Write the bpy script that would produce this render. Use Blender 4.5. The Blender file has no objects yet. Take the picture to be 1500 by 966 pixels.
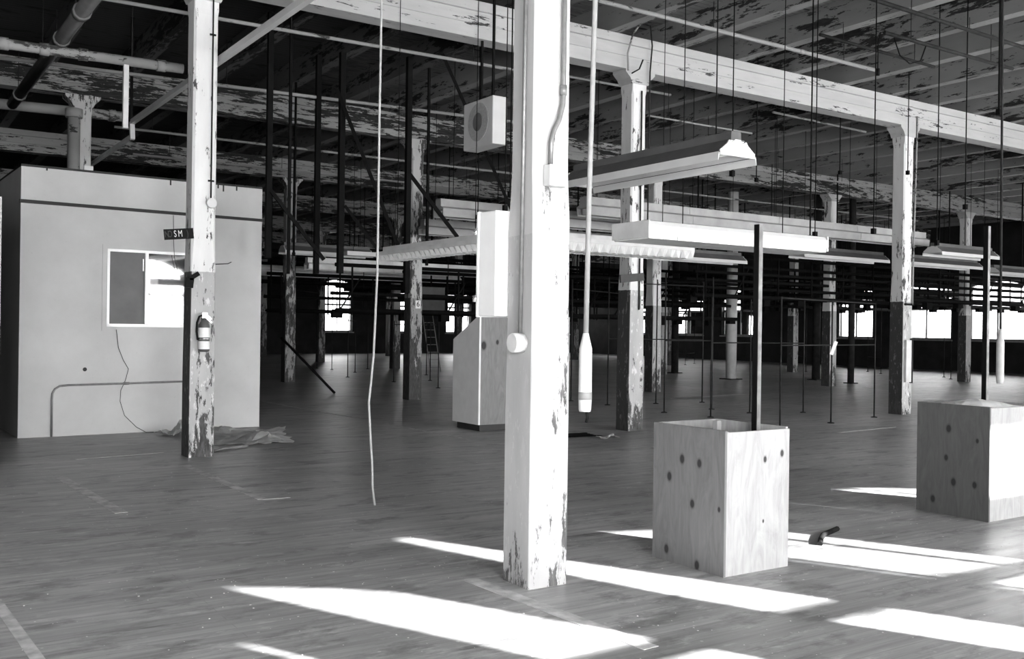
import bpy, bmesh, math, random
from mathutils import Vector, Matrix

random.seed(7)
SC = bpy.context.scene
COL = SC.collection

# ------------------------------------------------------------------ camera
EYE = 1.55
YAW = math.radians(33.4)
ROLL = math.radians(0.79)
FWD = Vector((math.sin(YAW), math.cos(YAW), 0)); RT = Vector((math.cos(YAW), -math.sin(YAW), 0)); UP = Vector((0, 0, 1))
cam = bpy.data.cameras.new('camera'); cam.lens = 34.5; cam.sensor_width = 36; cam.clip_end = 300; cam.clip_start = 0.05
cam.shift_y = -2.5 / 1500
camo = bpy.data.objects.new('camera', cam); COL.objects.link(camo)
cx = RT * math.cos(ROLL) + UP * math.sin(ROLL); cy = -RT * math.sin(ROLL) + UP * math.cos(ROLL)
camo.matrix_world = Matrix(((cx.x, cy.x, -FWD.x, 0), (cx.y, cy.y, -FWD.y, 0), (cx.z, cy.z, -FWD.z, EYE), (0, 0, 0, 1)))
SC.camera = camo

# ------------------------------------------------------------------ sky, sun, exposure
world = bpy.data.worlds.new('world'); SC.world = world; world.use_nodes = True
bg = world.node_tree.nodes['Background']; bg.inputs[0].default_value = (1, 1, 1, 1); bg.inputs[1].default_value = 9.5
sun = bpy.data.lights.new('sun', 'SUN'); sun.energy = 15.0; sun.angle = math.radians(0.6)
suno = bpy.data.objects.new('sun', sun); COL.objects.link(suno)
SUNDIR = Vector((-0.5, 1.0, -0.46)).normalized()          # low sun from behind the camera, through the window wall
suno.rotation_euler = SUNDIR.to_track_quat('-Z', 'Y').to_euler(); suno.location = (20, -30, 20)
SC.view_settings.view_transform = 'Standard'; SC.view_settings.look = 'None'
SC.view_settings.exposure = 2.45; SC.view_settings.gamma = 1.0; SC.view_settings.use_curve_mapping = False
cy_ = SC.cycles
cy_.use_denoising = True; cy_.max_bounces = 7; cy_.diffuse_bounces = 5; cy_.glossy_bounces = 3; cy_.transmission_bounces = 2
cy_.transparent_max_bounces = 12; cy_.sample_clamp_indirect = 6.0; cy_.caustics_reflective = False; cy_.caustics_refractive = False

# ------------------------------------------------------------------ node helpers
class N:
    def __init__(s, name):
        s.m = bpy.data.materials.new(name); s.m.use_nodes = True; s.t = s.m.node_tree
        s.b = s.t.nodes['Principled BSDF']
    def n(s, typ, **kw):
        x = s.t.nodes.new(typ)
        for k, v in kw.items(): setattr(x, k, v)
        return x
    def l(s, a, b): s.t.links.new(a, b)
    def pos(s, scale=(1, 1, 1), obj=False, off=(0, 0, 0)):
        mp = s.n('ShaderNodeMapping'); mp.inputs['Scale'].default_value = scale; mp.inputs['Location'].default_value = off
        if obj: s.l(s.n('ShaderNodeTexCoord').outputs['Object'], mp.inputs[0])
        else: s.l(s.n('ShaderNodeNewGeometry').outputs['Position'], mp.inputs[0])
        return mp.outputs[0]
    def noise(s, v, scale=1, detail=4, rough=.55, dist=0):
        x = s.n('ShaderNodeTexNoise'); x.inputs['Scale'].default_value = scale; x.inputs['Detail'].default_value = detail
        x.inputs['Roughness'].default_value = rough; x.inputs['Distortion'].default_value = dist
        s.l(v, x.inputs['Vector']); return x.outputs[0]
    def ramp(s, f, stops):
        r = s.n('ShaderNodeValToRGB'); e = r.color_ramp.elements
        while len(e) < len(stops): e.new(0.5)
        for i, (p, c) in enumerate(stops):
            e[i].position = p; e[i].color = (c, c, c, 1)
        s.l(f, r.inputs[0]); return r.outputs[0]
    def mix(s, f, a, b):
        x = s.n('ShaderNodeMix', data_type='RGBA')
        for sock, val in ((x.inputs[0], f), (x.inputs[6], a), (x.inputs[7], b)):
            if isinstance(val, (int, float)):
                sock.default_value = val if sock is x.inputs[0] else (val, val, val, 1)
            else: s.l(val, sock)
        return x.outputs[2]
    def math(s, op, a, b=None, clamp=False):
        x = s.n('ShaderNodeMath', operation=op, use_clamp=clamp)
        for i, v in enumerate((a, b)):
            if v is None: continue
            if isinstance(v, (int, float)): x.inputs[i].default_value = v
            else: s.l(v, x.inputs[i])
        return x.outputs[0]
    def bump(s, h, strength=.3, dist=.01):
        x = s.n('ShaderNodeBump'); x.inputs['Strength'].default_value = strength; x.inputs['Distance'].default_value = dist
        s.l(h, x.inputs['Height']); s.l(x.outputs[0], s.b.inputs['Normal'])
    def out(s, col=None, rough=.7, metal=0, spec=.3):
        if col is not None:
            if isinstance(col, (int, float)): s.b.inputs['Base Color'].default_value = (col, col, col, 1)
            else: s.l(col, s.b.inputs['Base Color'])
        if isinstance(rough, (int, float)): s.b.inputs['Roughness'].default_value = rough
        else: s.l(rough, s.b.inputs['Roughness'])
        s.b.inputs['Metallic'].default_value = metal; s.b.inputs['Specular IOR Level'].default_value = spec
        return s.m

def plain(name, c, rough=.6, metal=0, spec=.3, var=.15, scale=6):
    k = N(name); f = k.noise(k.pos(), scale, 5)
    return k.out(k.ramp(f, [(.3, c * (1 - var)), (.7, c * (1 + var))]), rough, metal, spec)

def peeling(name, paint, bare, z, scale=(9, 9, 2.2), dado=None, dado_col=.36, dado_side=None, rough=.65):
    """old oil paint flaking off timber (z: how many deviations out the flaking starts); optional dado paint below a height"""
    k = N(name)
    fine = k.noise(k.pos(scale), 1.5, 9, .72, .25)
    patch = k.noise(k.pos(tuple(q * .16 for q in scale), off=(2.1, .7, 1.3)), 1.5, 3, .5)
    s = k.math('ADD', k.math('MULTIPLY', fine, .6), k.math('MULTIPLY', patch, .4))
    th = .5 + .068 * z
    shade = k.noise(k.pos(tuple(q * .35 for q in scale)), 1.4, 6, .6)
    col = k.ramp(shade, [(.3, paint * .84), (.7, paint)])
    if dado is not None:
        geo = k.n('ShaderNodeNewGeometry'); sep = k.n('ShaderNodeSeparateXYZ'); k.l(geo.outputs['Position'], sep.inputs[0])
        low = k.math('LESS_THAN', k.math('ADD', sep.outputs[2], k.math('MULTIPLY', fine, .03)), dado + .015)
        chips = k.ramp(k.noise(k.pos((11, 11, 4), off=(3, 1, 2)), 1.5, 8, .7), [(.575, 0), (.6, 1)])
        base = k.ramp(shade, [(.3, dado_col * .85), (.7, dado_col * 1.1)])
        if dado_side is not None:      # left-facing sides get a darker dado and fewer chips
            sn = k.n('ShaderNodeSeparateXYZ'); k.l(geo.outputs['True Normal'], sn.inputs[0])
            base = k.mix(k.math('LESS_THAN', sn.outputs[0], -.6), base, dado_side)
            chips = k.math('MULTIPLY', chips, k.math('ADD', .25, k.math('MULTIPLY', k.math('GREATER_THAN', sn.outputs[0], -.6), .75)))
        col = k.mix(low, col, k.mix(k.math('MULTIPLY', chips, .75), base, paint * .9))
        foot = k.math('SUBTRACT', .09, k.math('MULTIPLY', sep.outputs[2], .12), clamp=True)
        s = k.math('ADD', s, foot)
    mask = k.ramp(s, [(th - .006, 0), (th + .008, 1)])
    grain = k.ramp(k.noise(k.pos(tuple(q * 2.2 for q in scale)), 2, 6), [(.3, bare * .6), (.7, bare * 1.5)])
    c = k.mix(mask, col, grain)
    k.bump(k.math('SUBTRACT', k.math('MULTIPLY', fine, .3), mask), .3, .005)
    return k.out(c, rough, 0, .15)

M = {}
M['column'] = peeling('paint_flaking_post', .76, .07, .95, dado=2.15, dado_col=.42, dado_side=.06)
M['column_front'] = peeling('paint_flaking_post_front', .5, .10, 1.15, dado=2.11, dado_col=.4)
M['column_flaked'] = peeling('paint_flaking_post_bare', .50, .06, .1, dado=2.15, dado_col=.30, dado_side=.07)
M['girder'] = peeling('paint_flaking_girder', .48, .05, 1.25, (2.2, 12, 12))
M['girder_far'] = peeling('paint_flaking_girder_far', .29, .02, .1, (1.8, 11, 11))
M['joist'] = peeling('paint_flaking_joist', .25, .03, .75, (8, 1.6, 8))
M['joist_dark'] = peeling('dark_joist', .11, .02, .3, (8, 1.6, 8))  # darker tone for the joists on the left
M['black'] = plain('black_steel', .007, .8, 0, .08, .3)
M['rust'] = plain('dark_pipe', .022, .7, 0, .12, .4)
M['pipe'] = peeling('painted_pipe', .29, .05, .9, (3, 9, 9))
M['kiosk_white'] = plain('kiosk_white_board', .72, .7, 0, .2, .05, 6)
M['ladder'] = plain('dull_ladder', .22, .6)
M['row_pale'] = plain('pale_row_enamel', .8, .5, 0, .3, .14, 3)
M['post_steel'] = plain('dull_steel', .16, .5, .3, .4, .35, 14)
M['galv'] = plain('galvanised', .2, .45, .4, .5, .15, 20)
M['white_metal'] = plain('white_enamel', .60, .4, 0, .5, .05, 4)
M['grey_metal'] = plain('grey_enamel', .10, .5, 0, .4, .2, 4)
M['dusty_white'] = plain('dusty_enamel', .6, .5, 0, .4, .12, 5)
M['fixture_row'] = plain('dusty_row_enamel', .34, .55, 0, .3, .16, 3)
M['tile_top'] = plain('dark_cap', .03, .6)
M['dark_wall'] = plain('sooty_brick', .02, .85, 0, .2, .35, 1.5)
M['frame'] = plain('window_frame_paint', .25, .6, 0, .3, .2)
M['board'] = plain('weathered_board', .16, .8, 0, .2, .3, 5)
M['rope'] = plain('rope', .4, .85, 0, .1, .12, 30)
M['insul'] = plain('grip_sleeve', .46, .7, 0, .2, .08, 20)
M['hose'] = plain('grey_hose', .2, .6, 0, .3, .1, 20)
M['shade'] = plain('window_blind', .17, .8, 0, .1, .12, 3)
M['alu'] = plain('aluminium_frame', .82, .35, .1, .5, .04, 4)
M['cardboard'] = plain('torn_board', .7, .85, 0, .1, .2, 4)
M['paper'] = plain('crumpled_plastic', .62, .5, 0, .4, .15, 8)
M['line'] = plain('worn_floor_paint', .42, .7, 0, .2, .35, 9)
M['sign_black'] = plain('sign_black', .01, .7, 0, .1, .2)
M['sign_white'] = plain('sign_white', .75, .6, 0, .3, .08)
M['sign_grey'] = plain('sign_faded', .05, .6, 0, .3, .1)
M['rubber'] = plain('black_rubber', .008, .7, 0, .1, .1)
M['chrome'] = plain('bright_steel', .8, .18, .9, .6, .03)
M['trim_dark'] = plain('dark_trim', .02, .6)
M['lens'] = plain('diffuser_plastic', .72, .35, 0, .5, .06, 8)
M['speaker'] = plain('speaker_box', .55, .6, 0, .3, .05, 5)
M['grille'] = plain('speaker_grille', .36, .7, 0, .3, .15, 40)
M['cone'] = plain('speaker_cone', .14, .6)
M['panel_box'] = plain('panel_enamel', .8, .45, 0, .4, .04, 4)

def m_floor():
    k = N('worn_plank_floor')
    p1 = k.noise(k.pos((.55, 7, 1)), 1.0, 7, .62)
    p2 = k.noise(k.pos((.9, 22, 1)), 1.0, 6, .6)
    p3 = k.noise(k.pos((.35, .5, 1)), 1.0, 4, .5)
    s = k.math('ADD', k.math('MULTIPLY', p1, .45), k.math('ADD', k.math('MULTIPLY', p2, .25), k.math('MULTIPLY', p3, .3)))
    col = k.ramp(s, [(.38, .17), (.5, .29), (.6, .43)])
    # dark drag marks along the boards
    dm = k.noise(k.pos((.5, 4.2, 1), off=(4.3, 1.7, 0)), 1.0, 7, .66)
    col = k.mix(k.math('MULTIPLY', k.ramp(dm, [(.6, 0), (.68, 1)]), .75), col, .045)
    bl = k.noise(k.pos((1.6, 3.2, 1), off=(1.3, 7.7, 0)), 1.3, 7, .7)
    col = k.mix(k.math('MULTIPLY', k.ramp(bl, [(.52, 0), (.64, 1)]), .6), col, .07)
    pale = k.noise(k.pos((2.2, 5.5, 1), off=(9.1, 2.2, 0)), 1.6, 8, .72)
    col = k.mix(k.math('MULTIPLY', k.ramp(pale, [(.56, 0), (.68, 1)]), .45), col, .6)
    # plank joints
    br = k.n('ShaderNodeTexBrick'); k.l(k.pos((1, 1, 1)), br.inputs['Vector'])
    br.inputs['Scale'].default_value = 1; br.inputs['Brick Width'].default_value = 3.2; br.inputs['Row Height'].default_value = .085
    br.inputs['Mortar Size'].default_value = .0035; br.inputs['Mortar Smooth'].default_value = .3
    br.inputs['Color1'].default_value = (1, 1, 1, 1); br.inputs['Color2'].default_value = (.86, .86, .86, 1); br.inputs['Mortar'].default_value = (.72, .72, .72, 1)
    mul = k.n('ShaderNodeMix', data_type='RGBA', blend_type='MULTIPLY'); mul.inputs[0].default_value = .8
    k.l(col, mul.inputs[6]); k.l(br.outputs['Color'], mul.inputs[7]); col = mul.outputs[2]
    # plaster crumbs and chips
    vo = k.n('ShaderNodeTexVoronoi'); vo.inputs['Scale'].default_value = 7; k.l(k.pos((1, 1, 1)), vo.inputs['Vector'])
    crumbs = k.math('MULTIPLY', k.ramp(vo.outputs['Distance'], [(.05, 1), (.07, 0)]), k.ramp(k.noise(k.pos((1, 1, 1)), 1.1, 3), [(.4, 0), (.55, 1)]))
    col = k.mix(k.math('MULTIPLY', crumbs, .7), col, .5)
    rough = k.ramp(p1, [(.3, .33), (.7, .52)])
    k.bump(p2, .12, .004)
    return k.out(col, rough, 0, .35)
M['floor'] = m_floor()

def m_deck():
    k = N('ceiling_boards')
    geo = k.pos()
    n = k.noise(k.pos((1.2, 5, 5)), 1.3, 8, .65, .3)
    sep = k.n('ShaderNodeSeparateXYZ'); k.l(k.n('ShaderNodeNewGeometry').outputs['Position'], sep.inputs[0])
    wv = k.math('PINGPONG', sep.outputs[1], .06)
    seam = k.ramp(k.math('MULTIPLY', wv, 16.6), [(.03, .35), (.12, 1)])
    c = k.mix(k.ramp(n, [(.56, 0), (.62, 1)]), k.mix(k.ramp(k.math('ADD', k.math('MULTIPLY', sep.outputs[0], .05), k.math('MULTIPLY', n, .3)), [(.5, 0), (.62, 1)]), .06, .2), .025)
    mul = k.n('ShaderNodeMix', data_type='RGBA', blend_type='MULTIPLY'); mul.inputs[0].default_value = 1
    k.l(c, mul.inputs[6]); k.l(seam, mul.inputs[7])
    return k.out(mul.outputs[2], .8, 0, .2)
M['deck'] = m_deck()

def m_plaster():
    k = N('painted_wallboard')
    n = k.noise(k.pos((1, 1, 1)), 1.3, 6, .6); f = k.noise(k.pos((1, 1, 1)), 28, 4)
    c = k.ramp(n, [(.3, .48), (.7, .57)])
    c = k.mix(k.ramp(f, [(.66, 0), (.8, .35)]), c, .3)
    k.bump(f, .06, .004)
    return k.out(c, .7, 0, .25)
M['plaster'] = m_plaster()

def m_ply(name, tone, knots, axis):
    """plywood sheet: wavy figure plus round knots at points (object coordinates, metres)"""
    k = N(name)
    sc = (7, 7, 1.6)
    fig = k.noise(k.pos(sc, obj=True), 1.4, 8, .65, 2.2)
    fine = k.noise(k.pos((60, 60, 3), obj=True), 1, 3)
    c = k.ramp(k.math('ADD', k.math('MULTIPLY', fig, .75), k.math('MULTIPLY', fine, .25)), [(.34, tone * .78), (.5, tone * .95), (.64, tone * 1.08)])
    tc = k.n('ShaderNodeTexCoord').outputs['Object']
    acc = None
    for (x, y, z, r) in knots:
        mp = k.n('ShaderNodeMapping'); mp.inputs['Location'].default_value = (-x / r, -y / r, -z / (r * 1.5)); mp.inputs['Scale'].default_value = (1 / r, 1 / r, 1 / (r * 1.5))
        k.l(tc, mp.inputs[0])
        ln = k.n('ShaderNodeVectorMath', operation='LENGTH'); k.l(mp.outputs[0], ln.inputs[0])
        acc = ln.outputs['Value'] if acc is None else k.math('MINIMUM', acc, ln.outputs['Value'])
    if acc is not None:
        c = k.mix(k.ramp(k.math('MULTIPLY', acc, .5), [(.3, .95), (.44, .3), (.6, 0)]), c, .03)
    k.bump(fine, .08, .002)
    return k.out(c, .75, 0, .2)

def m_glass(name, clear):
    k = N(name); t = k.t
    tr = k.n('ShaderNodeBsdfTransparent'); tr.inputs[0].default_value = (clear, clear, clear, 1)
    gl = k.n('ShaderNodeBsdfGlossy'); gl.inputs['Roughness'].default_value = .02; gl.inputs['Color'].default_value = (1, 1, 1, 1)
    fr = k.n('ShaderNodeFresnel'); fr.inputs['IOR'].default_value = 1.5
    mx = k.n('ShaderNodeMixShader'); k.l(fr.outputs[0], mx.inputs[0]); k.l(tr.outputs[0], mx.inputs[1]); k.l(gl.outputs[0], mx.inputs[2])
    k.l(mx.outputs[0], t.nodes['Material Output'].inputs[0]); return k.m
M['glass'] = m_glass('window_glass', .92); M['glass_half_dim'] = m_glass('half_dimmed_window_glass', .5); M['glass_dim'] = m_glass('dimmed_window_glass', .16)  # darker pane tints added to cut the daylight reaching the far hall
def m_mirrorglass():
    k = N('dark_reflecting_glass')
    k.b.inputs['Base Color'].default_value = (.02, .02, .02, 1); k.b.inputs['Roughness'].default_value = .03
    k.b.inputs['Specular IOR Level'].default_value = 1.0; k.b.inputs['IOR'].default_value = 2.2
    return k.m
M['tinted'] = m_mirrorglass()

# ------------------------------------------------------------------ mesh helpers
def bx(bm, x0, x1, y0, y1, z0, z1):
    v = [bm.verts.new(p) for p in ((x0, y0, z0), (x1, y0, z0), (x1, y1, z0), (x0, y1, z0), (x0, y0, z1), (x1, y0, z1), (x1, y1, z1), (x0, y1, z1))]
    for f in ((3, 2, 1, 0), (4, 5, 6, 7), (0, 1, 5, 4), (1, 2, 6, 5), (2, 3, 7, 6), (3, 0, 4, 7)): bm.faces.new([v[i] for i in f])
    return v
def hexa(bm, pts):
    v = [bm.verts.new(p) for p in pts]
    for f in ((3, 2, 1, 0), (4, 5, 6, 7), (0, 1, 5, 4), (1, 2, 6, 5), (2, 3, 7, 6), (3, 0, 4, 7)): bm.faces.new([v[i] for i in f])
def bar(bm, a, b, w, h=None, up=(0, 0, 1)):
    """square bar from a to b"""
    a, b = Vector(a), Vector(b); h = h or w; d = (b - a).normalized(); u = Vector(up)
    if abs(d.dot(u)) > .98: u = Vector((1, 0, 0))
    s = d.cross(u).normalized(); u = s.cross(d).normalized()
    s *= w / 2; u *= h / 2
    hexa(bm, [a - s - u, a + s - u, b + s - u, b - s - u, a - s + u, a + s + u, b + s + u, b - s + u])
def tube(bm, pts, r, n=8, r2=None, cap=True):
    pts = [Vector(p) for p in pts]; rings = []; prev = None
    for i, p in enumerate(pts):
        d = (pts[min(i + 1, len(pts) - 1)] - pts[max(i - 1, 0)]).normalized()
        if prev is None:
            u = Vector((0, 0, 1)) if abs(d.z) < .9 else Vector((1, 0, 0))
        else: u = prev
        s = d.cross(u).normalized(); u = s.cross(d).normalized(); prev = u
        rr = r if r2 is None else r + (r2 - r) * i / (len(pts) - 1)
        rings.append([bm.verts.new(p + (s * math.cos(2 * math.pi * j / n) + u * math.sin(2 * math.pi * j / n)) * rr) for j in range(n)])
    for a, b in zip(rings, rings[1:]):
        for j in range(n):
            f = bm.faces.new((a[j], a[(j + 1) % n], b[(j + 1) % n], b[j])); f.smooth = True
    if cap:
        bm.faces.new(rings[0][::-1]); bm.faces.new(rings[-1])
def lathe(bm, prof, c=(0, 0, 0), n=20, axis='z'):
    rings = []
    for r, h in prof:
        ring = []
        for j in range(n):
            a = 2 * math.pi * j / n; p = (r * math.cos(a), r * math.sin(a), h)
            if axis == 'y': p = (p[0], p[2], p[1])
            if axis == 'x': p = (p[2], p[0], p[1])
            ring.append(bm.verts.new(Vector(p) + Vector(c)))
        rings.append(ring)
    for a, b in zip(rings, rings[1:]):
        for j in range(n):
            f = bm.faces.new((a[j], a[(j + 1) % n], b[(j + 1) % n], b[j])); f.smooth = True
    bm.faces.new(rings[0][::-1]); bm.faces.new(rings[-1])
def prism(bm, poly, fn):
    """poly: list of (a,b); fn(a,b,k) -> point, k = 0 / 1"""
    A = [bm.verts.new(fn(a, b, 0)) for a, b in poly]; B = [bm.verts.new(fn(a, b, 1)) for a, b in poly]
    bm.faces.new(A[::-1]); bm.faces.new(B)
    for i in range(len(poly)):
        j = (i + 1) % len(poly); bm.faces.new((A[i], A[j], B[j], B[i]))
def NB(): return bmesh.new()

def obj(name, bm, mat, parent=None, bevel=0, world=True):
    if bevel:
        bmesh.ops.bevel(bm, geom=bm.edges[:], offset=bevel, segments=1, affect='EDGES')
    bmesh.ops.recalc_face_normals(bm, faces=bm.faces[:])
    if parent is not None and world:
        off = Vector(parent.location)
        if parent.parent is not None: off = off + Vector(parent.parent.location)
        bmesh.ops.translate(bm, verts=bm.verts[:], vec=-off)
    me = bpy.data.meshes.new(name); bm.to_mesh(me); bm.free()
    me.materials.append(M[mat] if isinstance(mat, str) else mat)
    o = bpy.data.objects.new(name, me); COL.objects.link(o)
    if parent is not None: o.parent = parent
    return o
def tag(o, label, cat, group=None):
    o['label'] = label; o['category'] = cat
    if group: o['group'] = group
    return o
def thing(name, label, cat, loc=(0, 0, 0), group=None):
    o = bpy.data.objects.new(name, None); COL.objects.link(o); o.location = loc; o.empty_display_size = .1
    return tag(o, label, cat, group)
def struct(name, bm, mat):
    o = obj(name, bm, mat); o['kind'] = 'structure'; return o
def dup(root, loc, label=None, mat=None):
    r = root.copy(); COL.objects.link(r); r.location = loc
    if label: r['label'] = label
    for ch in list(root.children):
        c = ch.copy(); COL.objects.link(c); c.parent = r
        for g in ch.children:
            d = g.copy(); COL.objects.link(d); d.parent = c
    return r

# ------------------------------------------------------------------ room
U0, U1, V0, V1 = -10.0, 38.2, -1.5, 50.5
ZC = 6.42
UK = [3.27, 9.85, 16.6, 23.3, 30.0]
VK = [4.92, 11.62, 18.55, 25.5, 32.3, 39.0, 45.8]
def ucol(u, v): return u - .02 * (v - 11.6)

bm = NB(); bx(bm, U0 - .5, U1 + .5, V0 - .5, V1 + .5, -.3, 0); FLOOR = struct('floor', bm, 'floor')
bm = NB(); bx(bm, U0 - .5, U1 + .5, V0 - .5, V1 + .5, ZC, ZC + .2); CEIL = struct('ceiling', bm, 'deck')

def girder(bm, v, u0=U0, u1=U1):
    prof = [(-.15, 5.50), (.15, 5.50), (.15, 5.66), (.135, 5.665), (.135, 5.69), (.15, 5.695), (.15, 5.84), (.13, 5.845), (.13, 5.865), (.17, 5.87), (.17, 6.0), (-.17, 6.0), (-.17, 5.87), (-.13, 5.865), (-.13, 5.845), (-.15, 5.84), (-.15, 5.695), (-.135, 5.69), (-.135, 5.665), (-.15, 5.66)]
    prism(bm, prof, lambda a, b, k: (u0 if k == 0 else u1, v + a, b))
for v in [-1.3] + VK:
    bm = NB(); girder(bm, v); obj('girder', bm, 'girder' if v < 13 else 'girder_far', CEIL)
u = 9.3 - 1.34 * 14
while u < U1:
    if u > U0:
        bm = NB(); bx(bm, u - .1, u + .1, V0, V1, 6.002, ZC); obj('joist', bm, 'joist' if u > 8.5 else 'joist_dark', CEIL)
    u += 1.34

# ---- walls with arched windows
T = .45
def arch_z(a, c, hw, spring, crown): return spring + (crown - spring) * math.sqrt(max(0, 1 - ((a - c) / (hw * 1.08)) ** 2))
def wall(name, P, a0, a1, wins, sill, spring, crown, ztop=6.6):
    bm = NB(); x = a0
    def strip(p, q, zl0, zl1, zh0, zh1):
        hexa(bm, [P(p, 0, zl0), P(q, 0, zl1), P(q, T, zl1), P(p, T, zl0), P(p, 0, zh0), P(q, 0, zh1), P(q, T, zh1), P(p, T, zh0)])
    for c, hw, spring, crown in [w + (spring, crown) if len(w) == 2 else w for w in wins]:
        strip(x, c - hw, -.3, -.3, ztop, ztop)
        strip(c - hw, c + hw, -.3, -.3, sill, sill)
        n = 12
        for i in range(n):
            p = c - hw + 2 * hw * i / n; q = c - hw + 2 * hw * (i + 1) / n
            strip(p, q, arch_z(p, c, hw, spring, crown), arch_z(q, c, hw, spring, crown), ztop, ztop)
        x = c + hw
    strip(x, a1, -.3, -.3, ztop, ztop)
    return struct(name, bm, 'dark_wall')
WN = [0]
def window(P, c, hw, sill, spring, crown, bars=(0,), transom=2.42, boards=(), glass='glass'):
    WN[0] += 1
    f = .05
    def slab(bm, poly, d0, d1): prism(bm, poly, lambda a, z, k: P(a, d0 if k == 0 else d1, z))
    az = lambda a: arch_z(a, c, hw, spring, crown)
    bm = NB()
    def vbar(a, w, zt): slab(bm, [(a - w / 2, sill), (a + w / 2, sill), (a + w / 2, zt), (a - w / 2, zt)], .16, .23)
    vbar(c - hw + f / 2, f, az(c - hw + f)); vbar(c + hw - f / 2, f, az(c + hw - f))
    for b, w in bars: vbar(c + b, w, az(c + b))
    for z, h in ((sill + .035, .07), (transom, .10)):
        slab(bm, [(c - hw, z - h / 2), (c + hw, z - h / 2), (c + hw, z + h / 2), (c - hw, z + h / 2)], .15, .24)
    n = 12
    for i in range(n):
        p = c - hw + 2 * hw * i / n; q = c - hw + 2 * hw * (i + 1) / n
        slab(bm, [(p, az(p) - f), (q, az(q) - f), (q, az(q)), (p, az(p))], .16, .23)
    w = struct('window_%d' % WN[0], bm, 'frame')
    xs = [c - hw] + [c + b for b, _ in bars] + [c + hw]
    for a0, a1 in zip(xs, xs[1:]):
        for lo in (True, False):
            bm = NB()
            if lo: poly = [(a0, sill), (a1, sill), (a1, transom), (a0, transom)]
            else: poly = [(a0, transom), (a1, transom)] + [(a1 + (a0 - a1) * i / 5, az(a1 + (a0 - a1) * i / 5)) for i in range(6)]
            bm.faces.new([bm.verts.new(P(a, .195, z)) for a, z in poly]); obj('pane', bm, glass, w)
    bm = NB(); slab(bm, [(c - hw - .08, sill - .06), (c + hw + .08, sill - .06), (c + hw + .08, sill), (c - hw - .08, sill)], -.07, .16); obj('sill', bm, 'frame', w)
    for poly in boards:  # unseen boards, added and shaped to cut the sun into floor bands
        bm = NB(); slab(bm, poly, .10, .13); obj('board', bm, 'board', w)
    return w
SILL, SPR, CRN = 1.0, 3.02, 3.62
Pb = lambda a, d, z: (a, V0 - d, z)
Pf = lambda a, d, z: (a, V1 + d, z)
Pr = lambda a, d, z: (U1 + d, a, z)
back = [(8.15 + 3.35 * k, 1.34) + ((3.25, 3.9) if k in (0, 1) else (SPR, CRN)) for k in range(-3, 9)]
wall('wall_back', Pb, U0 - T, U1 + T, back, SILL, SPR, CRN)
for i, (c, hw, sp, cr) in enumerate(back):
    k = i - 3
    bars = ((0, .08), (-.67, .025), (.67, .025)); boards = ()
    if k == -1:
        bars = ((0, .08), (.55, .04))
        boards = ([(3.46, SILL), (4.66, SILL), (4.66, 3.6), (3.46, 3.4)], [(4.77, SILL), (5.30, SILL), (5.36, 2.5), (5.46, 3.5), (4.77, 3.6)], [(4.661, 2.88), (4.769, 2.88), (4.769, 3.6), (4.661, 3.6)])
    if k == 0:
        bars = ((0, .08), (.95, .055), (.25, .05))
        boards = ([(7.36, SILL), (8.30, SILL), (8.30, 3.9), (7.36, 3.8)], [(6.8, SILL), (6.84, SILL), (6.84, 2.3), (6.9, 2.7), (7.05, 3.15), (7.22, 3.66), (6.8, 3.5)],
                  [(8.301, 3.47), (8.8, 3.36), (9.3, 3.15), (9.49, 3.0), (9.49, 3.5), (8.8, 3.82), (8.301, 3.9)])
    if k == 1: boards = ([(10.16, SILL), (10.84, SILL), (10.84, 3.75), (10.16, 3.4)], [(10.841, SILL), (12.3, SILL), (12.3, 3.06), (10.841, 3.06)], [(10.841, 3.62), (12.3, 3.62), (12.3, 3.8), (12.05, 3.88), (10.841, 3.78)])
    window(Pb, c, hw, SILL, sp, cr, bars, 2.42, boards, 'glass' if k < 4 else 'glass_half_dim' if k < 6 else 'glass_dim')
far = [(21.8, .85), (26.1, .85), (29.5, .85), (33.2, .85), (37.0, .7)]
wall('wall_far', Pf, U0 - T, U1 + T, far, 1.2, 3.7, 4.1)
for c, hw in far: window(Pf, c, hw, 1.2, 3.7, 4.1, ((0, .04),), 2.7, (), 'glass_dim')
right = [(1.5, 1.25), (5.0, 1.25), (8.5, 1.25), (12.0, 1.25), (15.5, 1.25), (19.0, 1.25), (22.4, 1.25), (25.6, 1.25), (29.2, 1.0), (36.4, 1.2), (40.2, 1.2), (44.5, 1.2)]
wall('wall_right', Pr, V0 - T, V1 + T, right, 1.3, 3.3, 3.75)
for c, hw in right: window(Pr, c, hw, 1.3, 3.3, 3.75, ((0, .06),), 2.6, (), 'glass_dim')
bm = NB(); bx(bm, U0 - T, U0, V0 - T, V1 + T, -.3, 6.6); struct('wall_left', bm, 'dark_wall')

def portal(P, c, hw, z0, z1, n):
    l = bpy.data.lights.new('window_daylight', 'AREA'); l.shape = 'RECTANGLE'; l.size = 2 * hw; l.size_y = z1 - z0; l.cycles.is_portal = True
    o = bpy.data.objects.new('window_daylight', l); COL.objects.link(o); o.location = P(c, .3, (z0 + z1) / 2)
    o.rotation_euler = Vector(n).to_track_quat('-Z', 'Z').to_euler()
for c, hw, sp, cr in back: portal(Pb, c, hw, SILL, cr, (0, 1, 0))

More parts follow.
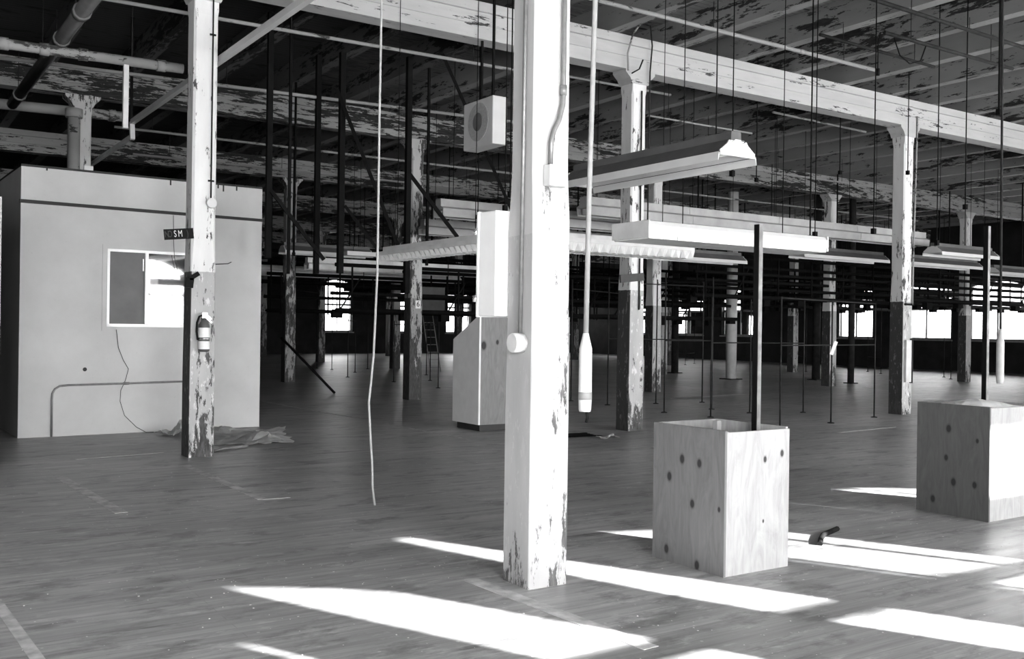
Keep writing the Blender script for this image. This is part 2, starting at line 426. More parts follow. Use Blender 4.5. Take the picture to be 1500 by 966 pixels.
# painted floor lines (worn), part of the floor
for pts, w in (([(2.93, 10.9), (2.96, 8.46)], .09), ([(1.64, 10.65), (1.76, 8.4)], .1), ([(6.72, 19.3), (6.81, 16.6)], .05), ([(6.81, 16.6), (6.94, 15.2)], .07),
               ([(6.93, 14.2), (6.97, 11.6)], .05), ([(3.12, 5.15), (3.21, 3.6)], .1), ([(2.96, 8.46), (3.2, 8.44)], .04), ([(12.6, 9.87), (14.2, 10.03)], .05), ([(.62, 6.1), (.68, 4.9)], .06),
               ([(2.0, 11.9), (3.0, 12.1)], .04)):
    a = Vector((*pts[0], .001)); b = Vector((*pts[1], .001))
    bm = NB(); bar(bm, a, b, w, .003); obj('painted_line', bm, 'line', FLOOR)

# ------------------------------------------------------------------ timber columns
def make_column(name, label, u, v, mat):
    t = thing(name, label, 'column', (u, v, 0), 'timber columns')
    h = .137 if mat == 'column_front' else .143; ch = .026
    bm = NB()
    def ring(hh, c, z): return [bm.verts.new(p) for p in ((u - hh + c, v - hh, z), (u + hh - c, v - hh, z), (u + hh, v - hh + c, z), (u + hh, v + hh - c, z), (u + hh - c, v + hh, z), (u - hh + c, v + hh, z), (u - hh, v + hh - c, z), (u - hh, v - hh + c, z))]
    rs = [ring(h + .004, .006, 0), ring(h + .004, .006, 1.0), ring(h, .008, 1.6), ring(h, .012, 2.2), ring(h - .004, ch, 2.5), ring(h - .004, ch, 5.14), ring(h, .01, 5.2), ring(h, .01, 5.38)]
    for a, b in zip(rs, rs[1:]):
        for j in range(8): bm.faces.new((a[j], a[(j + 1) % 8], b[(j + 1) % 8], b[j]))
    bm.faces.new(rs[0][::-1]); bm.faces.new(rs[-1])
    obj('shaft', bm, mat, t)
    bm = NB()
    prism(bm, [(-.29, 5.5), (-.29, 5.46), (-.2, 5.38), (-.16, 5.3), (.16, 5.3), (.2, 5.38), (.29, 5.46), (.29, 5.5)], lambda a, b, k: (u + a, v - .155 + .31 * k, b))
    obj('bolster', bm, 'girder' if v < 13 else mat, t)
    return t
proto = {}
names = {
 (0, 0): 'bright white timber column in the foreground carrying conduits and a junction box',
 (0, 1): 'peeling timber column carrying the fire extinguisher and a black sign',
 (1, 1): 'flaking timber column behind the hanging reflector lamp, with a dark horizontal sign board',
 (2, 1): 'flaking timber column between the two plywood boxes, conduit down its right side',
 (1, 2): 'heavily flaked timber column between the hanging rope and the sloped plywood kiosk',
 (1, 3): 'grey flaked timber column just right of the office booth',
 (2, 2): 'pale timber column just right of the column with the sign board',
 (0, 2): 'timber column rising behind the roof of the office booth',
 (3, 2): 'dim timber column left of the flaking column between the boxes, beside steel posts',
 (4, 2): 'dark timber column in front of the far windows near the right edge',
}
far_cols = []
for j, v in enumerate(VK):
    for i, u in enumerate(UK):
        uu = ucol(u, v) + (.03 if (i, j) == (0, 0) else 0)
        p = Vector((uu, v, 0)) - Vector((0, 0, 0)); z = p.dot(FWD); x = 750 + 1438 * p.dot(RT) / z
        if not (-60 < x < 1540): continue
        if i == 0 and j > 2: continue
        if (i, j) in ((1, 4), (1, 5), (1, 6), (2, 3)): continue          # wholly hidden behind the office and the foreground column
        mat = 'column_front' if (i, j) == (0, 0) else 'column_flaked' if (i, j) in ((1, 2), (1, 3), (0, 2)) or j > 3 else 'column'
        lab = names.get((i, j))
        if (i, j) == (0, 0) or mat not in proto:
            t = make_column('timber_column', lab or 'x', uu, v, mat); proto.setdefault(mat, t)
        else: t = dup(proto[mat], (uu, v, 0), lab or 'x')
        if lab is None: far_cols.append((x, t))
ORD = ['leftmost', 'second from the left', 'third from the left', 'fourth from the left', 'fifth from the left', 'sixth from the left', 'seventh from the left', 'eighth from the left', 'ninth from the left', 'tenth from the left', 'eleventh from the left', 'twelfth from the left', 'thirteenth from the left', 'fourteenth from the left', 'fifteenth from the left', 'sixteenth from the left']
def by_order(items, text):
    items.sort(key=lambda q: q[0])
    for i, (x, o) in enumerate(items): o['label'] = '%s, %s' % (text, ORD[i] if i < len(items) - 1 else 'rightmost')
by_order(far_cols, 'small distant timber column before the far walls')
def px(p):
    p = Vector(p) - Vector((0, 0, EYE)); return 750 + 1438 * p.dot(RT) / p.dot(FWD)

# steel posts near the dim column
posts = []
for (u, v, r, zt) in ((23.1, 22.3, .17, 5.98), (25.0, 19.2, .10, 5.98), (25.6, 21.0, .13, 5.98), (24.3, 26.2, .13, 5.98)):
    bm = NB(); tube(bm, [(u, v, 0), (u, v, zt)], r, 14); t = thing('steel_post', 'x', 'post', (u, v, 0), 'round steel posts')
    obj('shaft', bm, 'dusty_white' if r > .15 else 'rust', t)
    bm = NB(); bx(bm, u - r * 1.5, u + r * 1.5, v - r * 1.5, v + r * 1.5, 0, .03); obj('base_plate', bm, 'rust', t)
    posts.append((px((u, v, 1)), t))
by_order(posts, 'round steel post standing among the far columns')

# ------------------------------------------------------------------ office booth (turned three degrees)
OB = thing('office_booth', 'pale flat-fronted office booth with a sliding window behind the extinguisher column', 'office', (1.7, 14.4, 0))
OB.rotation_euler = (0, 0, math.radians(2.1))
def ob(name, bm, mat, parent=None): return obj(name, bm, mat, parent or OB, world=False)
W, H = 3.31, 3.6
wx0, wx1, wz0, wz1 = 1.09, 2.3, 1.49, 2.57
bm = NB()
for a, b, c, d in ((0, wx0, 0, H), (wx1, W, 0, H), (wx0, wx1, 0, wz0), (wx0, wx1, wz1, H)): bx(bm, a, b, 0, .12, c, d)
bmesh.ops.remove_doubles(bm, verts=bm.verts[:], dist=.0005); ob('front_wall', bm, 'plaster')
bm = NB(); bx(bm, W - .12, W, .121, 3.4, 0, H); ob('side_wall', bm, 'plaster')
bm = NB(); bx(bm, 0, .12, .121, 3.4, 0, H); ob('side_wall', bm, 'plaster')
bm = NB(); bx(bm, .121, W - .121, 3.28, 3.4, 0, H); ob('rear_wall', bm, 'plaster')
bm = NB(); bx(bm, .0, W, .0, 3.4, H + .001, H + .03); ob('roof_deck', bm, 'trim_dark')
bm = NB()
hexa(bm, [(-.02, -.035, 3.115), (W + .02, -.035, 3.105), (W + .02, -.001, 3.105), (-.02, -.001, 3.115), (-.02, -.035, 3.16), (W + .02, -.035, 3.145), (W + .02, -.001, 3.145), (-.02, -.001, 3.16)])
ob('trim_strip', bm, 'trim_dark')
bm = NB()
for a, b, c, d in ((wx0 - .06, wx0, wz0 - .06, wz1 + .06), (wx1, wx1 + .06, wz0 - .06, wz1 + .06), (wx0, wx1, wz0 - .06, wz0), (wx0, wx1, wz1, wz1 + .06)): bx(bm, a, b, -.012, -.0005, c, d)
ob('window_casing', bm, 'plaster')
bm = NB()
for a, b, c, d in ((wx0, wx0 + .035, wz0, wz1), (wx1 - .035, wx1, wz0, wz1), (wx0, wx1, wz0, wz0 + .04), (wx0, wx1, wz1 - .035, wz1), (1.60, 1.645, wz0, wz1)): bx(bm, a, b, -.02, .06, c, d)
wf = ob('window_frame', bm, 'alu')
bm = NB(); bx(bm, wx0 + .035, 1.6, .02, .024, wz0 + .04, wz1 - .035); obj('blind_pane', bm, 'shade', wf, world=False)
bm = NB(); bx(bm, 1.645, wx1 - .035, .03, .036, wz0 + .04, wz1 - .035); obj('glass_pane', bm, 'tinted', wf, world=False)
bm = NB(); bx(bm, 1.57, 1.585, -.003, .02, 2.28, 2.45); obj('latch', bm, 'alu', wf, world=False)
bm = NB(); tube(bm, [(.405, -.03, 0), (.405, -.03, .5), (.41, -.03, .58), (.44, -.03, .64), (.5, -.03, .68), (.6, -.03, .69), (1.3, -.03, .697), (2.6, -.03, .715)], .014, 8); cd = ob('conduit', bm, 'galv')
bm = NB(); tube(bm, [(1.32, -.03, .697), (1.4, -.03, .698)], .02, 8); obj('coupling', bm, 'galv', cd, world=False)
bm = NB(); tube(bm, [(1.22, -.02, 1.45), (1.25, -.02, 1.2), (1.32, -.02, 1.02), (1.39, -.02, .9), (1.35, -.02, .74), (1.29, -.02, .6), (1.28, -.03, .45), (1.34, -.04, .25), (1.5, -.06, .08), (1.62, -.1, .006), (1.9, -.13, .006), (2.2, -.06, .006)], .004, 5); ob('loose_wire', bm, 'rust')
bm = NB(); tube(bm, [(1.98, -.02, 3.1), (1.99, -.02, 2.7), (2.0, -.03, 2.5), (2.05, -.03, 2.3), (1.98, -.03, 2.2)], .004, 5); ob('loose_wire', bm, 'rust')
bm = NB(); tube(bm, [(2.5, -.015, 2.42), (2.78, -.03, 2.44), (2.83, -.05, 2.47)], .006, 5); ob('wall_hook', bm, 'rust')
bm = NB(); lathe(bm, [(.028, -.004), (.02, .0)], (.82, 0, .9), 10, 'y'); ob('wall_hole', bm, 'trim_dark')
bm = NB()
for a, l in ((1.93, .07), (2.62, .05), (2.7, .09), (2.9, .06), (.3, .03)):
    bm = NB(); bx(bm, a, a + .02, -.006, .0, H - l, H); ob('torn_tape', bm, 'trim_dark')

bm = NB(); bx(bm, -6, 1.2, 11.7, 11.85, 0, 2.87)
tag(obj('partition_wall', bm, 'plaster'), 'white partition edge cut off by the left picture border', 'partition')

# small lamp on the booth roof
t = thing('emergency_lamp', 'tiny white twin-headed lamp above the office booth roof', 'lamp', (2.62, 15.0, 3.64))
bm = NB(); bx(bm, 2.57, 2.69, 14.97, 15.03, 3.7, 3.77); obj('lamp_body', bm, 'white_metal', t)
for s in (2.585, 2.675):
    bm = NB(); bx(bm, s - .015, s + .015, 14.98, 15.02, 3.64, 3.70); obj('foot', bm, 'white_metal', t)

# ------------------------------------------------------------------ fittings on the extinguisher column
cu, cv = ucol(3.27, 11.62), 11.62; fy = cv - .15
t = thing('fire_extinguisher', 'small fire extinguisher with black hose strapped to the left column', 'extinguisher', (cu - .01, fy - .07, 1.22))
ex, ey = cu - .005, fy - .075
bm = NB(); lathe(bm, [(.05, 1.225), (.062, 1.235), (.064, 1.26), (.064, 1.5), (.058, 1.54), (.04, 1.575), (.024, 1.59), (.022, 1.62)], (ex, ey, 0), 18); obj('cylinder', bm, 'grey_metal', t)
bm = NB(); lathe(bm, [(.0645, 1.39), (.0648, 1.392), (.0648, 1.50), (.0645, 1.502)], (ex, ey, 0), 18); obj('upper_label', bm, 'sign_white', t)
bm = NB(); lathe(bm, [(.0645, 1.255), (.0648, 1.257), (.0648, 1.345), (.0645, 1.347)], (ex, ey, 0), 18); obj('lower_label', bm, 'sign_white', t)
bm = NB(); bx(bm, ex - .03, ex + .03, ey - .025, ey + .025, 1.615, 1.675); obj('valve_head', bm, 'chrome', t)
bm = NB(); bar(bm, (ex, ey - .01, 1.67), (ex + .075, ey - .02, 1.6), .018, .02); bar(bm, (ex, ey, 1.64), (ex + .08, ey - .02, 1.56), .018, .012); obj('lever', bm, 'chrome', t)
bm = NB(); tube(bm, [(ex - .02, ey, 1.645), (ex - .06, ey - .01, 1.63), (ex - .085, ey - .01, 1.56), (ex - .09, ey - .01, 1.46), (ex - .08, ey - .01, 1.40), (ex - .075, ey - .01, 1.36)], .012, 8); obj('hose', bm, 'rubber', t)
bm = NB(); lathe(bm, [(.068, 1.365), (.068, 1.385)], (ex, ey, 0), 18); obj('strap', bm, 'chrome', t)
bm = NB(); bx(bm, ex - .02, ex + .02, ey + .05, fy + .0, 1.27, 1.62); obj('bracket', bm, 'grey_metal', t)

def text_mesh(body, size, mat, parent, mtx, name='letter'):
    c = bpy.data.curves.new('letters', 'FONT'); c.body = body; c.size = size; c.extrude = .001; c.align_x = 'CENTER'; c.align_y = 'CENTER'
    o = bpy.data.objects.new('letters', c); COL.objects.link(o); bpy.context.view_layer.update()
    me = bpy.data.meshes.new_from_object(o.evaluated_get(bpy.context.evaluated_depsgraph_get())); bpy.data.objects.remove(o)
    me.materials.clear(); me.materials.append(M[mat]); me.transform(mtx)
    q = bpy.data.objects.new(name, me); COL.objects.link(q); q.parent = parent; return q
t = thing('no_smoking_sign', 'small black tilted sign reading NO SM, half worn away, on the left column', 'sign', (2.98, fy - .012, 2.57))
t.rotation_euler = (0, math.radians(-6.5), 0)
bm = NB(); bx(bm, -.165, .165, -.006, .006, -.06, .06); obj('plate', bm, 'sign_black', t, world=False)
R90 = Matrix.Rotation(math.pi / 2, 4, 'X')
for ch, x, mat in (('N', -.135, 'sign_grey'), ('O', -.1, 'sign_grey'), ('S', -.042, 'sign_white'), ('M', .015, 'sign_white'), (')', .098, 'sign_grey')):
    text_mesh(ch, .105, mat, t, Matrix.Translation((x, -.0075, 0)) @ R90 @ Matrix.Diagonal((.62, 1.0, 1, 1)))
t = thing('column_bracket', 'bent black rubber strap hooked on the left column below the black sign', 'bracket', (cu - .15, fy, 2.05))
bm = NB(); bar(bm, (cu - .17, fy - .02, 1.96), (cu - .16, fy - .02, 2.07), .09, .03, (0, 1, 0)); bar(bm, (cu - .165, fy - .02, 2.06), (cu - .06, fy - .02, 2.13), .05, .03, (0, 1, 0)); obj('strap', bm, 'rubber', t)
t = thing('column_conduit', 'thin conduit and round box on the front of the left column', 'conduit', (cu + .07, fy, 2.95))
bm = NB(); tube(bm, [(cu + .07, fy - .012, 3.0), (cu + .07, fy - .012, 5.38)], .009, 6); obj('pipe', bm, 'rust', t)
bm = NB(); lathe(bm, [(.055, fy - .05), (.06, fy - .04), (.06, fy + .0)], (cu + .075, 0, 2.95), 16, 'y'); obj('round_box', bm, 'dusty_white', t)
for z in (3.2, 4.9):
    bm = NB(); bx(bm, cu + .035, cu + .105, fy - .014, fy, z, z + .02); obj('clip', bm, 'rust', t)

# ------------------------------------------------------------------ fittings on the foreground column
gu, gv = ucol(3.27, 4.92) + .03, 4.92; gy = gv - .142; gx = gu - .142
t = thing('front_conduit', 'grey bent conduit dropping into a square junction box on the foreground column', 'conduit', (gu, gy, 2.4))
bm = NB(); tube(bm, [(gu + .05, gy - .02, 5.2), (gu + .05, gy - .02, 2.98), (gu + .048, gy - .02, 2.9), (gu + .02, gy - .022, 2.8), (gu - .02, gy - .024, 2.73), (gu - .04, gy - .025, 2.66), (gu - .042, gy - .025, 2.52)], .016, 10); obj('pipe', bm, 'galv', t)
bm = NB(); tube(bm, [(gu + .05, gy - .02, 2.95), (gu + .05, gy - .02, 3.01)], .022, 10); obj('coupling', bm, 'galv', t)
bm = NB(); bx(bm, gu - .075, gu + .055, gy - .07, gy + .0, 2.395, 2.52); obj('junction_box', bm, 'dusty_white', t, bevel=.004)
t = thing('side_conduit', 'thin conduit ending in a round box on the left side of the foreground column', 'conduit', (gx, gv, 1.46))
bm = NB(); tube(bm, [(gx - .015, gv - .06, 5.2), (gx - .015, gv - .05, 3.0), (gx - .015, gv - .04, 1.5)], .013, 8); obj('pipe', bm, 'galv', t)
bm = NB(); lathe(bm, [(.055, gx - .075), (.06, gx - .065), (.06, gx)], (0, gv - .04, 1.46), 18, 'x'); obj('round_box', bm, 'dusty_white', t)
t = thing('electrical_panel', 'white steel electrical panel box fixed behind the foreground column', 'panel', (3.4, 5.2, 1.6))
bm = NB(); bx(bm, 3.215, 3.68, 5.07, 5.26, 1.62, 2.27); obj('cabinet', bm, 'panel_box', t, bevel=.004)
bm = NB(); bx(bm, 3.21, 3.685, 5.268, 5.285, 1.615, 2.275); obj('door', bm, 'panel_box', t)
for z in (1.71, 2.13):
    bm = NB(); tube(bm, [(3.2, 5.28, z), (3.2, 5.28, z + .04)], .016, 8); obj('hinge', bm, 'chrome', t)
bm = NB(); bx(bm, gu + .142, gu + .16, gv - .11, gv + .05, .95, 1.62)
tag(obj('side_board', bm, 'board'), 'narrow grey board nailed to the right side of the foreground column', 'board')

# ------------------------------------------------------------------ sloped plywood kiosk behind the foreground column
M['ply_kiosk'] = m_ply('kiosk_plywood', .21, [(.08, -.39, 1.28, .055), (.32, -.39, 1.33, .03)], 0)
t = thing('plywood_kiosk', 'plywood kiosk with a sloped back on a dark plinth, behind the foreground column', 'kiosk', (7.6, 12.79, 0))
bm = NB(); bx(bm, 7.66, 8.44, 12.46, 13.12, 0, .1); obj('plinth', bm, 'tile_top', t)
prof = [(12.4, .1), (13.17, .1), (13.17, 1.36), (12.46, 1.71), (12.4, 1.71)]
bm = NB(); prism(bm, prof, lambda a, b, k: (7.6 + .03 * k, a, b)); obj('side_panel', bm, 'kiosk_white', t)
bm = NB(); prism(bm, prof, lambda a, b, k: (8.47 + .03 * k, a, b)); obj('side_panel', bm, 'kiosk_white', t)
bm = NB(); bx(bm, 7.631, 8.469, 12.402, 12.43, .1, 1.71); obj('front_panel', bm, 'ply_kiosk', t)
bm = NB(); hexa(bm, [(7.631, 12.435, 1.69), (8.469, 12.435, 1.69), (8.469, 13.17, 1.33), (7.631, 13.17, 1.33), (7.631, 12.435, 1.71), (8.469, 12.435, 1.71), (8.469, 13.17, 1.355), (7.631, 13.17, 1.355)]); obj('sloped_panel', bm, 'dusty_white', t)
bm = NB(); bx(bm, 7.631, 8.469, 13.14, 13.169, .1, 1.33); obj('rear_panel', bm, 'dusty_white', t)

# ------------------------------------------------------------------ plywood boxes with posts
def ply_box(label, u0, u1, v0, v1, h, knots_side, knots_front, fill, m1, m2):
    t = thing('plywood_box', label, 'box', (u0, v0, 0), 'plywood boxes'); w = .018
    ms = m_ply(m1[0], m1[1], knots_side, 0); mf = m_ply(m2[0], m2[1], knots_front, 0)  # side darker, front paler: shade and light put into the plywood tones
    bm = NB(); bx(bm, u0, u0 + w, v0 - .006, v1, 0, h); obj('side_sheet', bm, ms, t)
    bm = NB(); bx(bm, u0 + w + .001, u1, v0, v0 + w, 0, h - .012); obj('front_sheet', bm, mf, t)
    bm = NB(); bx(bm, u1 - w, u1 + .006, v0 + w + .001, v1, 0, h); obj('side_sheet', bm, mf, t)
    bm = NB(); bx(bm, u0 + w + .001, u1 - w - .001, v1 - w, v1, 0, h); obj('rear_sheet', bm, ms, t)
    for a, b in ((u0 + w + .001, v0 + w + .001), (u1 - w - .041, v1 - w - .041), (u0 + w + .001, v1 - w - .041)):
        bm = NB(); bx(bm, a, a + .04, b, b + .04, 0, h - .01); obj('corner_post', bm, mf, t)
    if fill:
        bm = NB()
        n = 10; g = [[bm.verts.new((u0 + w + .042 + (u1 - u0 - 2 * w - .084) * i / n, v0 + w + .042 + (v1 - v0 - 2 * w - .084) * j / n, h - .02 + .05 * math.sin(math.pi * i / n) * math.sin(math.pi * j / n) + random.uniform(-.006, .006))) for j in range(n + 1)] for i in range(n + 1)]
        for i in range(n):
            for j in range(n): bm.faces.new((g[i][j], g[i + 1][j], g[i + 1][j + 1], g[i][j + 1]))
        obj('rubble_fill', bm, 'cardboard', t)
    return t
ks1 = [(0, .38, .70, .026), (0, .22, .69, .024), (0, .50, .57, .026), (0, .28, .42, .024), (0, .52, .08, .026), (0, .23, .03, .026), (0, .04, .42, .014)]
kf1 = [(.37, 0, .72, .018), (.53, 0, .75, .02), (.36, 0, .32, .01)]
ply_box('nearer open plywood box with dark knots beside the foreground column', 4.51, 5.11, 4.40, 5.06, .92, ks1, kf1, False, ('ply_shaded_side', .17), ('ply_lit_front', .37))
ks2 = [(0, .36, .74, .028), (0, .1, .66, .016), (0, .38, .49, .022), (0, .31, .29, .028), (0, .12, .29, .024), (0, .5, .12, .026)]
kf2 = [(.2, 0, .24, .012)]
ply_box('right-hand plywood box with rubble on top, cut off by the picture edge', 7.74, 8.5, 4.58, 5.24, .95, ks2, kf2, True, ('ply_deep_shade_side', .12), ('ply_sunlit_front', .40))
def strut_post(label, u, v, z0, z1):
    t = thing('steel_channel_post', label, 'post', (u, v, z0))
    bm = NB(); bx(bm, u - .014, u + .021, v - .021, v - .015, z0, z1); bx(bm, u + .015, u + .021, v - .015, v + .021, z0, z1); obj('channel', bm, 'post_steel', t)
    bm = NB(); bx(bm, u - .021, u - .015, v - .021, v + .021, z0, z1); obj('flange', bm, 'black', t)
    bm = NB(); bx(bm, u - .0148, u + .0148, v - .0148, v + .012, z0, z1 - .01); obj('inner_bar', bm, 'black', t)
    return t
strut_post('upright steel channel post standing in the nearer plywood box', 5.03, 4.62, 0, 2.27)
strut_post('upright steel channel post standing in the right-hand plywood box', 8.21, 4.9, 0, 2.5)

# ------------------------------------------------------------------ lamps
def hang_rods(t, pts, z0, r=.006, ztop=6.41, mat='black'):
    for (u, v) in pts:
        bm = NB(); tube(bm, [(u, v, z0), (u, v, ztop)], r, 5); obj('hanger_rod', bm, mat, t)
def row_light(label, u0, u1, v, z, seg=2.44, rods=True, mat='fixture_row'):
    """continuous row of dusty strip lamps, upper channel and wide lower reflector"""
    t = thing('strip_lamp_row', label, 'lamp row', (u0, v, z - .32), 'long strip lamp rows')
    n = max(1, round((u1 - u0) / seg)); L = (u1 - u0) / n
    for i in range(n):
        a, b = u0 + L * i + .004, u0 + L * (i + 1) - .004
        bm = NB(); bx(bm, a, b, v - .09, v + .09, z - .13, z); obj('housing', bm, mat, t)
        bm = NB(); prism(bm, [(-.17, z - .31), (-.18, z - .17), (-.1, z - .131), (.1, z - .131), (.18, z - .17), (.17, z - .31), (.15, z - .31), (.155, z - .19), (-.155, z - .19), (-.15, z - .31)], lambda p, q, k: (a if k == 0 else b, v + p, q)); obj('reflector', bm, mat, t)
        bm = NB(); bx(bm, a + .03, b - .03, v - .05, v + .05, z - .3, z - .2); obj('tube_holder', bm, 'dusty_white', t)
    if rods: hang_rods(t, [(u0 + .3 + (u1 - u0 - .6) * k / (n), v) for k in range(n + 1)], z)
    return t
row_light('longest strip lamp row, ending near the right-hand flaking column', 9.95, 19.3, 13.0, 3.75)
row_light('strip lamp row just beneath the left end of the longest row', 8.2, 16.9, 14.8, 3.75)
row_light('strip lamp row whose left end touches the heavily flaked column', 9.5, 16.4, 17.8, 3.75)
row_light('upper of the two distant strip lamp rows right of the office booth', 9.5, 16.8, 24.1, 3.3, mat='row_pale')
row_light('lower of the two distant strip lamp rows right of the office booth', 9.0, 16.4, 28.1, 3.3, mat='row_pale')

def reflector_lamp(label, a, b, z, axis='u', off=0, tilt=0, top='grey_metal', name='reflector_lamp', rodtop=6.41):
    """industrial fluorescent lamp: dark trapezoid reflector, white inside, tubes and end brackets"""
    L = b - a
    t = thing(name, label, 'lamp', (a, off, z) if axis == 'u' else (off, a, z), 'open reflector lamps')
    def P(s, w, h):   # s along, w across, h up
        hh = h + s * math.tan(tilt)
        return (s, w, hh) if axis == 'u' else (w, s, hh)
    def pr(bm, poly, s0, s1): prism(bm, poly, lambda p, q, k: P(s0 if k == 0 else s1, p, q))
    bm = NB(); pr(bm, [(-.21, 0), (-.215, .004), (-.075, .13), (.075, .13), (.215, .004), (.21, 0), (.073, .122), (-.073, .122)], 0, L); obj('reflector', bm, top, t, world=False)
    bm = NB(); pr(bm, [(-.2, .004), (-.072, .12), (.072, .12), (.2, .004), (.19, .004), (.07, .112), (-.07, .112), (-.19, .004)], .004, L - .004); obj('inner_lining', bm, 'white_metal', t, world=False)
    bm = NB(); pr(bm, [(-.06, .131), (.06, .131), (.055, .2), (-.055, .2)], .02, L - .02); obj('ballast_cover', bm, top, t, world=False)
    for sd in (-1, 1):
        bm = NB(); pr(bm, [(sd * .216, .012), (sd * .226, -.06), (sd * .22, -.06), (sd * .21, .0)], 0, L); obj('skirt', bm, 'white_metal', t, world=False)
    for s in (0.0, L - .012):
        bm = NB(); pr(bm, [(-.2, -.01), (.2, -.01), (.2, .03), (.12, .09), (.1, .12), (.06, .1), (.03, .13), (-.03, .13), (-.06, .1), (-.1, .12), (-.12, .09), (-.2, .03)], s - .002, s + .014); obj('end_plate', bm, 'white_metal', t, world=False)
    for w in (-.07, .07):
        bm = NB(); tube(bm, [P(.03, w, .05), P(L - .03, w, .05)], .019, 8); obj('lamp_tube', bm, 'lens', t, world=False)
    for s in (.25, L - .25):
        bm = NB(); q = Vector(P(s, 0, .2)); tube(bm, [q, Vector((q.x, q.y, rodtop - z))], .006, 5); obj('hanger_rod', bm, 'black', t, world=False)
    return t
reflector_lamp('dark-topped reflector lamp hanging highest, just right of the foreground column', 5.75, 7.95, 3.0, 'v', 6.0)
for lab, a, b, v, z in (('reflector lamp right of the right-hand flaking column, upper one', 18.3, 20.4, 12.1, 3.22), ('reflector lamp right of the right-hand flaking column, lower one', 20.7, 23.8, 14.5, 3.25),
                        ('reflector lamp cut off by the right picture edge', 25.2, 27.6, 14.9, 3.22), ('reflector lamp just below the right end of the white box lamp', 17.1, 20.1, 14.6, 3.25),
                        ('distant reflector lamp in the middle, below the white box lamp', 14.0, 16.4, 15.6, 3.1), ('distant reflector lamp beside the right wall of the office booth', 8.0, 10.2, 21.8, 3.25)):
    reflector_lamp(lab, a, b, z, 'u', v)

def box_lamp(label, u0, u1, v0, v1, z0, z1, curved):
    t = thing('box_lamp', label, 'lamp', (u0, v0, z0), 'enclosed box lamps'); e = .015
    bm = NB(); prism(bm, [(v0 + .03, z1), (v1 - .03, z1), (v1, z1 - .04), (v1, z0 + .03), (v0, z0 + .03), (v0, z1 - .04)], lambda a, b, k: (u0 + e if k == 0 else u1 - e, a, b)); obj('housing', bm, 'white_metal', t)
    for a in (u0, u1 - e):
        bm = NB(); bx(bm, a, a + e, v0 - .004, v1 + .004, z0, z1 + .003); obj('end_cap', bm, 'dusty_white', t)
    n = 14; bm = NB()
    for i in range(n):
        a = u0 + e + (u1 - u0 - 2 * e) * i / n; b = u0 + e + (u1 - u0 - 2 * e) * (i + 1) / n
        bx(bm, a + .004, b - .004, v0 + .01, v1 - .01, z0 - .01, z0 + .03)
    obj('diffuser', bm, 'lens', t)
    hang_rods(t, [(u0 + .65, (v0 + v1) / 2), (u1 - .4, (v0 + v1) / 2)], z1, .005)
    return t
box_lamp('long white enclosed box lamp hanging in front of the sign-board column', 5.83, 8.27, 6.65, 7.16, 2.38, 2.53, False)

def louver_lamp(label, p0, p1, half, z0, z1, axis):
    """lamp with an egg-crate louver: sides and cross blades"""
    t = thing('louver_lamp', label, 'lamp', (p0[0], p0[1], z0), 'egg-crate louver lamps')
    L = (p1[0] - p0[0]) if axis == 'u' else (p1[1] - p0[1])
    P = (lambda s, w, h: (p0[0] + s, p0[1] + w, h)) if axis == 'u' else (lambda s, w, h: (p0[0] + w, p0[1] + s, h))
    def box(bm, s0, s1, w0, w1, h0, h1): hexa(bm, [P(s0, w0, h0), P(s1, w0, h0), P(s1, w1, h0), P(s0, w1, h0), P(s0, w0, h1), P(s1, w0, h1), P(s1, w1, h1), P(s0, w1, h1)])
    bm = NB(); box(bm, 0, L, -half, half, z1 - .05, z1); box(bm, 0, L, -.06, .06, z1, z1 + .07); obj('housing', bm, 'dusty_white', t)
    m = int(L / .12); w = L / m
    for sd in (-1, 1):                                   # scalloped louver sides, one facet pair per cell
        bm = NB()
        for i in range(m):
            for q0, q1, d0, d1 in ((0, .62, 0, .05), (.62, 1, .05, 0)):
                a0, a1 = (i + q0) * w, (i + q1) * w
                top = [P(a0, sd * (half - d0 * .4), z1 - .051), P(a1, sd * (half - d1 * .4), z1 - .051)]
                bot = [P(a0, sd * (half - .03 - d0), z0), P(a1, sd * (half - .03 - d1), z0)]
                bm.faces.new([bm.verts.new(p) for p in (top[0], top[1], bot[1], bot[0])])
        bmesh.ops.remove_doubles(bm, verts=bm.verts[:], dist=.0005); obj('louver_side', bm, 'lens', t)
    n = int(L / .09); bm = NB()
    for i in range(n + 1):
        s = L * i / n; prism(bm, [(-half + .014, z1 - .055), (half - .014, z1 - .055), (half - .052, z0 + .004), (-half + .052, z0 + .004)], lambda a, b, k: P(s - .0015 + .003 * k, a, b))
    box(bm, 0, L, -.003, .003, z0 + .004, z1 - .055)
    o = obj('louver_blades', bm, 'lens', t); o['kind'] = 'stuff'
    for k in (.3, L - .3):
        q = P(k, 0, z1 + .07); bm = NB(); tube(bm, [q, (q[0], q[1], 6.41)], .005, 5); obj('hanger_rod', bm, 'black', t)
    return t
louver_lamp('egg-crate louver lamp passing just behind the foreground column', (5.93, 8.95), (8.37, 8.95), .25, 2.42, 2.56, 'u')
louver_lamp('dusty louver lamp pointing away, left of the electrical panel', (5.75, 9.2), (5.75, 11.75), .16, 2.40, 2.52, 'v')
bm = NB()
t = thing('strip_lamp', 'short bright strip lamp left of the electrical panel near the rope', 'lamp', (9.4, 21.4, 3.2))
bm = NB(); bx(bm, 9.4, 10.4, 21.3, 21.5, 3.2, 3.3); obj('housing', bm, 'white_metal', t)
hang_rods(t, [(9.6, 21.4), (10.2, 21.4)], 3.3)

